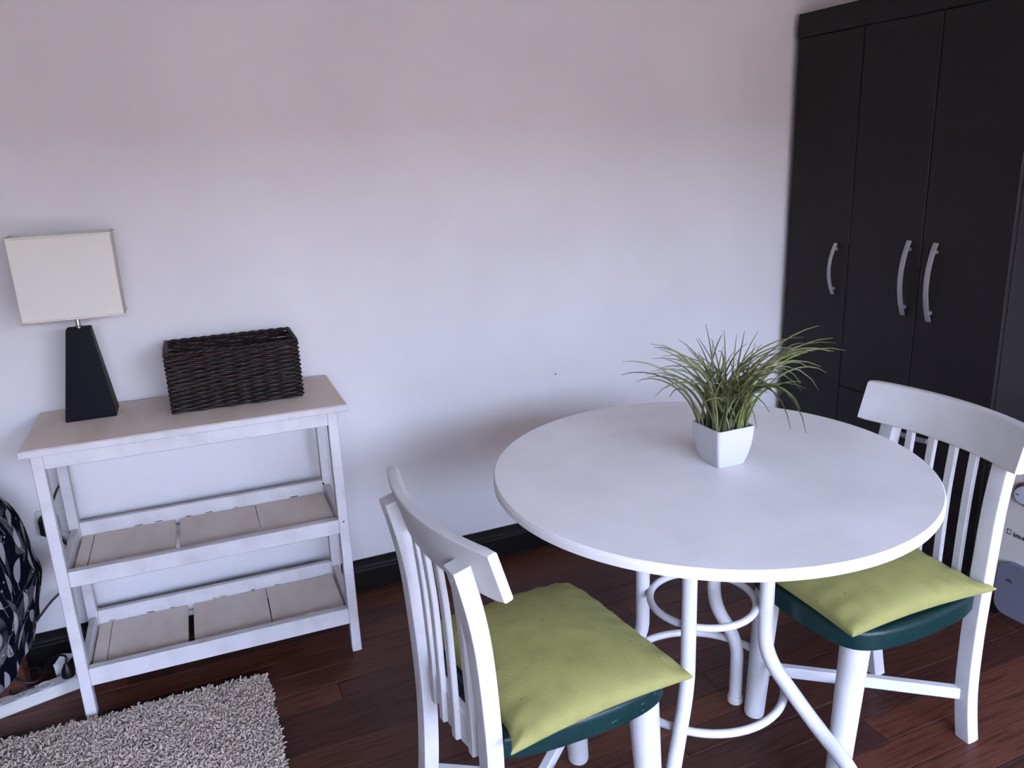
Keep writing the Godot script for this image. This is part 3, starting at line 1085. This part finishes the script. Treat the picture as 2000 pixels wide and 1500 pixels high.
# ---------------------------------------------------------------- woven basket
func build_basket() -> void:
	var y := 0.7961
	var o := thing("wicker_basket", "dark brown woven wicker basket, rectangular and empty, on the shelf top", "basket", Vector3(0.1385, y, 0.122), -1.6)
	var hx := 0.176
	var hz := 0.098
	var H := 0.168
	# perimeter stations
	var st := []
	var nxs := 10
	var nzs := 6
	for i in nxs:
		st.append([Vector2(-hx + 2 * hx * i / (nxs - 1), hz), Vector2(0, 1)])
	for i in range(1, nzs - 1):
		st.append([Vector2(hx, hz - 2 * hz * i / (nzs - 1)), Vector2(1, 0)])
	for i in nxs:
		st.append([Vector2(hx - 2 * hx * i / (nxs - 1), -hz), Vector2(0, -1)])
	for i in range(1, nzs - 1):
		st.append([Vector2(-hx, -hz + 2 * hz * i / (nzs - 1)), Vector2(-1, 0)])
	var corner := func(k: int) -> Vector2:
		var p: Vector2 = st[k][0]
		var n: Vector2 = st[k][1]
		if absf(absf(p.x) - hx) < 0.0001 and absf(absf(p.y) - hz) < 0.0001:
			n = Vector2(signf(p.x), signf(p.y)).normalized()
		return n
	var ns := st.size()
	var r := RandomNumberGenerator.new()
	r.seed = 9
	for k in ns:
		var p: Vector2 = st[k][0]
		var g := Geo.new()
		g.tube([Vector3(p.x, 0.002, p.y), Vector3(p.x + r.randf_range(-0.001, 0.001), H * 0.5, p.y), Vector3(p.x, H - 0.003, p.y)], 0.0021, 6)
		part("stake", g, M.wicker[2], o, 50)
	var rows := 26
	for row in rows:
		var yy := 0.0045 + (H - 0.013) * row / (rows - 1)
		var path := []
		var ph := row % 2
		var drift := r.randf_range(0, TAU)
		for k in ns:
			var p: Vector2 = st[k][0]
			var n: Vector2 = corner.call(k)
			var s := 1.0 if (k + ph) % 2 == 0 else -1.0
			var q := p + n * s * 0.0042
			path.append(Vector3(q.x, yy + 0.0007 * sin(k * 0.7 + drift) + r.randf_range(-0.0005, 0.0005), q.y))
		# smooth between the stakes
		var sm := []
		for k in ns:
			var a: Vector3 = path[(k - 1 + ns) % ns]
			var b: Vector3 = path[k]
			var c: Vector3 = path[(k + 1) % ns]
			var d: Vector3 = path[(k + 2) % ns]
			for u in 6:
				sm.append(b.cubic_interpolate(c, a, d, u / 6.0))
		var g := Geo.new()
		g.tube(sm, 0.0032, 6, true)
		part("weaver", g, M.wicker[r.randi() % 5], o, 60)
	# braided rim: two strands twisted round each other
	for ph in 2:
		var path := []
		for k in ns:
			for u in 4:
				var p: Vector2 = (st[k][0] as Vector2).lerp(st[(k + 1) % ns][0], u / 4.0)
				var n: Vector2 = corner.call(k)
				var a := (k * 4 + u) * 1.1 + ph * PI
				path.append(Vector3(p.x + n.x * cos(a) * 0.0035, H + sin(a) * 0.003, p.y + n.y * cos(a) * 0.0035))
		var g := Geo.new()
		g.tube(path, 0.0042, 7, true)
		part("rim_strand", g, M.wicker[2 * ph], o, 60)
	var gb := Geo.new()
	gb.box(Vector3(0, 0.004, 0), Vector3(hx * 2 - 0.006, 0.006, hz * 2 - 0.006), 0.001)
	part("bottom", gb, M.wicker[0], o)

# ---------------------------------------------------------------- potted grass on the table
func build_plant() -> void:
	var o := thing("potted_grass", "artificial grass in a square white pot on the round table", "plant", Vector3(1.1195, 0.7502, 1.139), 0.0)
	var H := 0.093
	var rings := []
	for q in [[0.0, 0.033], [0.0, 0.0355], [0.003, 0.0372], [0.02, 0.0425], [0.045, 0.0475], [0.07, 0.0502], [0.088, 0.0510], [H, 0.0508], [H, 0.0478], [0.07, 0.047], [0.07, 0.02]]:
		var ring := PackedVector3Array()
		for p in rrect(q[1] * 2, q[1] * 2, minf(0.007, q[1] * 0.3), 4):
			ring.append(Vector3(p.x, q[0], p.y))
		rings.append(ring)
	var g := Geo.new()
	g.loft(rings)
	part("pot", g, M.pot, o, 35)
	g = Geo.new()
	g.box(Vector3(0, 0.0765, 0), Vector3(0.093, 0.011, 0.093), 0.003)
	part("soil", g, M.soil, o)
	var r := RandomNumberGenerator.new()
	r.seed = 31
	var right := Vector3(0.92, 0, 0.39)
	for k in 150:
		var az := r.randf() * TAU
		if k % 4 == 0:
			az = r.randfn(0.40, 0.55)     # many lean the same way
		elif k % 7 == 0:
			az = r.randfn(3.55, 0.35)
		var d := Vector3(cos(az), 0, sin(az))
		var ln := r.randf_range(0.13, 0.245)
		if k % 4 == 0:
			ln = r.randf_range(0.22, 0.36)
		var ph := r.randf_range(0.02, 0.22)
		var bend := r.randf_range(0.25, 1.7)
		if k % 4 == 0:
			bend = r.randf_range(1.2, 2.5)
		elif k % 7 == 0:
			ln = r.randf_range(0.2, 0.29)
			bend = r.randf_range(1.2, 1.9)
		var p := Vector3(r.randf_range(-0.040, 0.040), 0.08, r.randf_range(-0.040, 0.040)) + d * 0.004
		var e := Vector3(-d.z, 0, d.x) * r.randf_range(-0.9, 0.9)
		var path := [p]
		var rad := [0.0021]
		var n := 10
		for i in n:
			var s := (i + 1.0) / n
			var f := ph + bend * pow(s, 1.35)
			p += (Vector3.UP * cos(f) + (d + e * s).normalized() * sin(f)) * ln / n
			p.y = maxf(p.y, 0.006)
			path.append(p)
			rad.append(0.0024 * (1.0 - pow(s, 3.0) * 0.8))
		g = Geo.new()
		g.tube(path, rad, 5)
		part("leaf", g, M.leaf[r.randi() % 5], o, 70)

# ---------------------------------------------------------------- oil radiator beside the wardrobe
func build_heater() -> void:
	var o := thing("oil_heater", "cream oil-filled heater with round dial and grey lower cover beside the wardrobe", "heater", Vector3(2.2, 0, 1.185))
	# control panel facing -x : rounded slab in the zy plane
	var to_face := Transform3D(Basis(Vector3(0, 0, 1), Vector3(0, 1, 0), Vector3(-1, 0, 0)), Vector3.ZERO)
	var g := Geo.new()
	var body := PackedVector2Array()
	for p in rrect(0.175, 0.50, 0.03, 6):
		body.append(p + Vector2(0.002, 0.345))
	g.slab(body, -0.07, 0.0, to_face)
	part("control_panel", g, M.heater, o, 40)
	g = Geo.new()
	var cap := PackedVector2Array()
	for p in rrect(0.15, 0.13, 0.035, 6):
		cap.append(p + Vector2(-0.004, 0.597))
	g.slab(cap, -0.062, -0.006, to_face)
	part("top_cap", g, M.heater_grey, o, 40)
	g = Geo.new()
	var low := PackedVector2Array()
	for p in rrect(0.15, 0.17, 0.035, 6):
		low.append(p + Vector2(0.008, 0.135))
	g.slab(low, 0.0, 0.018, to_face)
	var cover := part("lower_cover", g, M.heater_grey, o, 40)
	g = Geo.new()
	g.tube([Vector3(-0.020, 0.165, -0.035), Vector3(-0.020, 0.168, -0.026), Vector3(-0.020, 0.162, -0.018)], 0.0025, 6)
	part("cover_notch", g, M.print, cover)
	# dial
	var face := Transform3D(Basis(Vector3(0, 0, 1), Vector3(-1, 0, 0), Vector3(0, -1, 0)), Vector3(0, 0.443, -0.024))
	for q in [["dial_ring", 0.036, 0.0, 0.008, M.heater_ring], ["dial", 0.0265, 0.007, 0.022, M.dial]]:
		g = Geo.new()
		g.lathe(Vector3.ZERO, [[0.0, q[2]], [q[1], q[2]], [q[1], q[3] - 0.003], [q[1] - 0.003, q[3]], [0.0, q[3]]], 36)
		var p := part(q[0], g, q[4], o, 40)
		p.transform = face
	g = Geo.new()
	g.box(Vector3(-0.0225, 0.443, -0.038), Vector3(0.001, 0.003, 0.010), 0.0003)
	part("dial_mark", g, M.print, o)
	# lettering
	var tm := TextMesh.new()
	var sf := SystemFont.new()
	sf.font_names = PackedStringArray(["Droid Sans"])
	sf.font_weight = 700
	tm.font = sf
	tm.text = "imaco"
	tm.font_size = 24
	tm.pixel_size = 0.00085
	tm.depth = 0.0006
	tm.horizontal_alignment = HORIZONTAL_ALIGNMENT_LEFT
	var lt := MeshInstance3D.new()
	lt.name = "lettering"
	lt.mesh = tm
	lt.material_override = M.print
	o.add_child(lt)
	lt.transform = Transform3D(Basis(Vector3(0, 0, 1), Vector3(0, 1, 0), Vector3(-1, 0, 0)), Vector3(-0.0006, 0.306, -0.048))
	# emblem: a small angular s made of two hooks
	g = Geo.new()
	for s: float in [-1.0, 1.0]:
		g.sweep([Vector3(-0.0008, 0.309 + s * 0.001, -0.060 - s * 0.006), Vector3(-0.0008, 0.309 + s * 0.0075, -0.060 - s * 0.004), Vector3(-0.0008, 0.309 + s * 0.0075, -0.060 + s * 0.004), Vector3(-0.0008, 0.309 + s * 0.003, -0.060 + s * 0.006)], rrect(0.0008, 0.003, 0.0002, 1), Vector3(-1, 0, 0))
	part("emblem", g, M.print, o)
	# oil fins behind the panel
	for i in 7:
		g = Geo.new()
		var fin := PackedVector2Array()
		for p in rrect(0.14, 0.50, 0.03, 4):
			fin.append(p + Vector2(0.0, 0.345))
		g.slab(fin, -0.105 - i * 0.062, -0.093 - i * 0.062, to_face)
		part("fin", g, M.heater, o, 40)
	for yy: float in [0.15, 0.54]:
		g = Geo.new()
		g.tube([Vector3(0.06, yy, 0), Vector3(0.49, yy, 0)], 0.016, 12)
		part("header_tube", g, M.heater, o, 50)
	# feet with castors
	for x: float in [0.05, 0.44]:
		g = Geo.new()
		g.sweep([Vector3(x, 0.04, -0.10), Vector3(x, 0.075, -0.07), Vector3(x, 0.085, 0.0), Vector3(x, 0.075, 0.07), Vector3(x, 0.04, 0.10)], rrect(0.03, 0.012, 0.004, 2), Vector3(1, 0, 0))
		var ft := part("foot", g, M.heater_grey, o, 40)
		for zz: float in [-0.10, 0.10]:
			g = Geo.new()
			g.tube([Vector3(x - 0.012, 0.021, zz), Vector3(x + 0.012, 0.021, zz)], 0.021, 18)
			part("castor", g, M.black, ft, 40)

# ---------------------------------------------------------------- power strip, plug and cables at the left
func build_cables() -> void:
	# power strip lying on the floor, its sockets facing up
	var a := Vector3(-0.66, 0, 0.218)
	var b := Vector3(-0.392, 0, 0.147)
	var dir := (b - a).normalized()
	var turn := rad_to_deg(atan2(-dir.z, dir.x))
	var o := thing("power_strip", "white power strip lying on the floor between the bed and the shelf", "power strip", (a + b) / 2, turn)
	var ln := (b - a).length()
	var g := Geo.new()
	g.box(Vector3(0, 0.019, 0), Vector3(ln, 0.038, 0.052), 0.005)
	part("housing", g, M.white_plastic, o)
	for i in 4:
		g = Geo.new()
		var x := -ln / 2 + 0.045 + i * 0.062
		g.lathe(Vector3(x, 0, 0), [[0.0, 0.0375], [0.019, 0.0375], [0.021, 0.0395], [0.019, 0.041], [0.016, 0.0395], [0.0, 0.0392]], 20)
		var s := part("socket", g, M.white_plastic, o, 40)
		for q in [-0.006, 0.006]:
			g = Geo.new()
			g.lathe(Vector3(x + q, 0, 0), [[0.0, 0.0388], [0.0022, 0.0388], [0.0022, 0.0396], [0.0, 0.0396]], 8)
			part("hole", g, M.black, s)
	# plug in the last socket
	var pp := o.transform * Vector3(-ln / 2 + 0.045 + 3 * 0.062, 0.0415, 0)
	var p := thing("black_plug", "black plug with cord pushed into the power strip", "plug", pp)
	g = Geo.new()
	g.lathe(Vector3.ZERO, [[0.0, 0.0], [0.017, 0.0], [0.018, 0.006], [0.016, 0.022], [0.010, 0.034], [0.006, 0.042], [0.0, 0.043]], 18)
	part("body", g, M.black, p, 40)
	g = Geo.new()
	g.tube(spline([Vector3(0, 0.04, 0), Vector3(0.0, 0.06, -0.01), Vector3(-0.03, 0.05, -0.04), Vector3(-0.06, 0.02, -0.06), Vector3(-0.09, 0.002 - 0.0385, -0.09)], 6), 0.0032, 8)
	part("cord", g, M.black, p, 60)
	# loose loops of cable on the strip
	var l := thing("cable_loop", "tangled dark cable looped over the power strip under the bed cover", "cable", Vector3(-0.555, 0, 0.185))
	g = Geo.new()
	var path := []
	for i in 40:
		var u := i / 39.0
		var w := u * TAU * 1.7
		path.append(Vector3(cos(w) * (0.032 + 0.012 * u) + 0.03 * u, 0.047 + 0.055 * u + 0.012 * sin(w * 1.5), sin(w) * 0.034 - 0.02 * u))
	g.tube(path, 0.0032, 8)
	part("cord", g, M.black, l, 60)
	# paper tag
	var t := thing("paper_tag", "small folded white paper tag lying behind the power strip", "tag", Vector3(-0.455, 0.0, 0.078), 20)
	g = Geo.new()
	g.slab(PackedVector2Array([Vector2(-0.03, 0.0), Vector2(0.004, -0.012), Vector2(0.032, 0.012), Vector2(0.0, 0.026)]), -0.0008, 0.0008, Transform3D(Basis(Vector3.RIGHT, 0.0) * Basis(Vector3.RIGHT, deg_to_rad(-50)), Vector3(0, 0.045, 0)))
	part("sheet", g, M.paper, t)
	g = Geo.new()
	g.slab(PackedVector2Array([Vector2(-0.03, 0.0), Vector2(0.004, -0.012), Vector2(0.0, -0.05), Vector2(-0.03, -0.045)]), -0.0008, 0.0008, Transform3D(Basis(Vector3.RIGHT, deg_to_rad(-20)), Vector3(0, 0.049, 0)))
	part("flap", g, M.paper, t)
	# wall outlet with a black adaptor and the lamp's cord
	var w := thing("wall_adaptor", "black adaptor plugged into the wall beside the shelf leg", "adaptor", Vector3(-0.432, 0.452, WALL_Z))
	g = Geo.new()
	g.box(Vector3(0, 0, 0.026), Vector3(0.05, 0.07, 0.05), 0.012)
	part("body", g, M.black, w, 40)
	g = Geo.new()
	g.box(Vector3(0.02, 0, 0.003), Vector3(0.11, 0.08, 0.006), 0.003)
	part("face_plate", g, M.white_plastic, w)
	g = Geo.new()
	g.tube(spline([Vector3(0.01, 0.03, 0.03), Vector3(0.03, 0.09, 0.02), Vector3(0.065, 0.15, 0.012), Vector3(0.08, 0.25, 0.01), Vector3(0.09, 0.33, 0.008)], 6), 0.0032, 8)
	part("lamp_cord", g, M.black, w, 60)
	g = Geo.new()
	g.tube(spline([Vector3(0.015, -0.03, 0.03), Vector3(0.045, -0.12, 0.02), Vector3(0.02, -0.19, 0.04), Vector3(-0.04, -0.235, 0.07), Vector3(-0.1, -0.30, 0.12), Vector3(-0.13, -0.40, 0.16)], 6), 0.0036, 8)
	part("cord", g, M.black, w, 60)
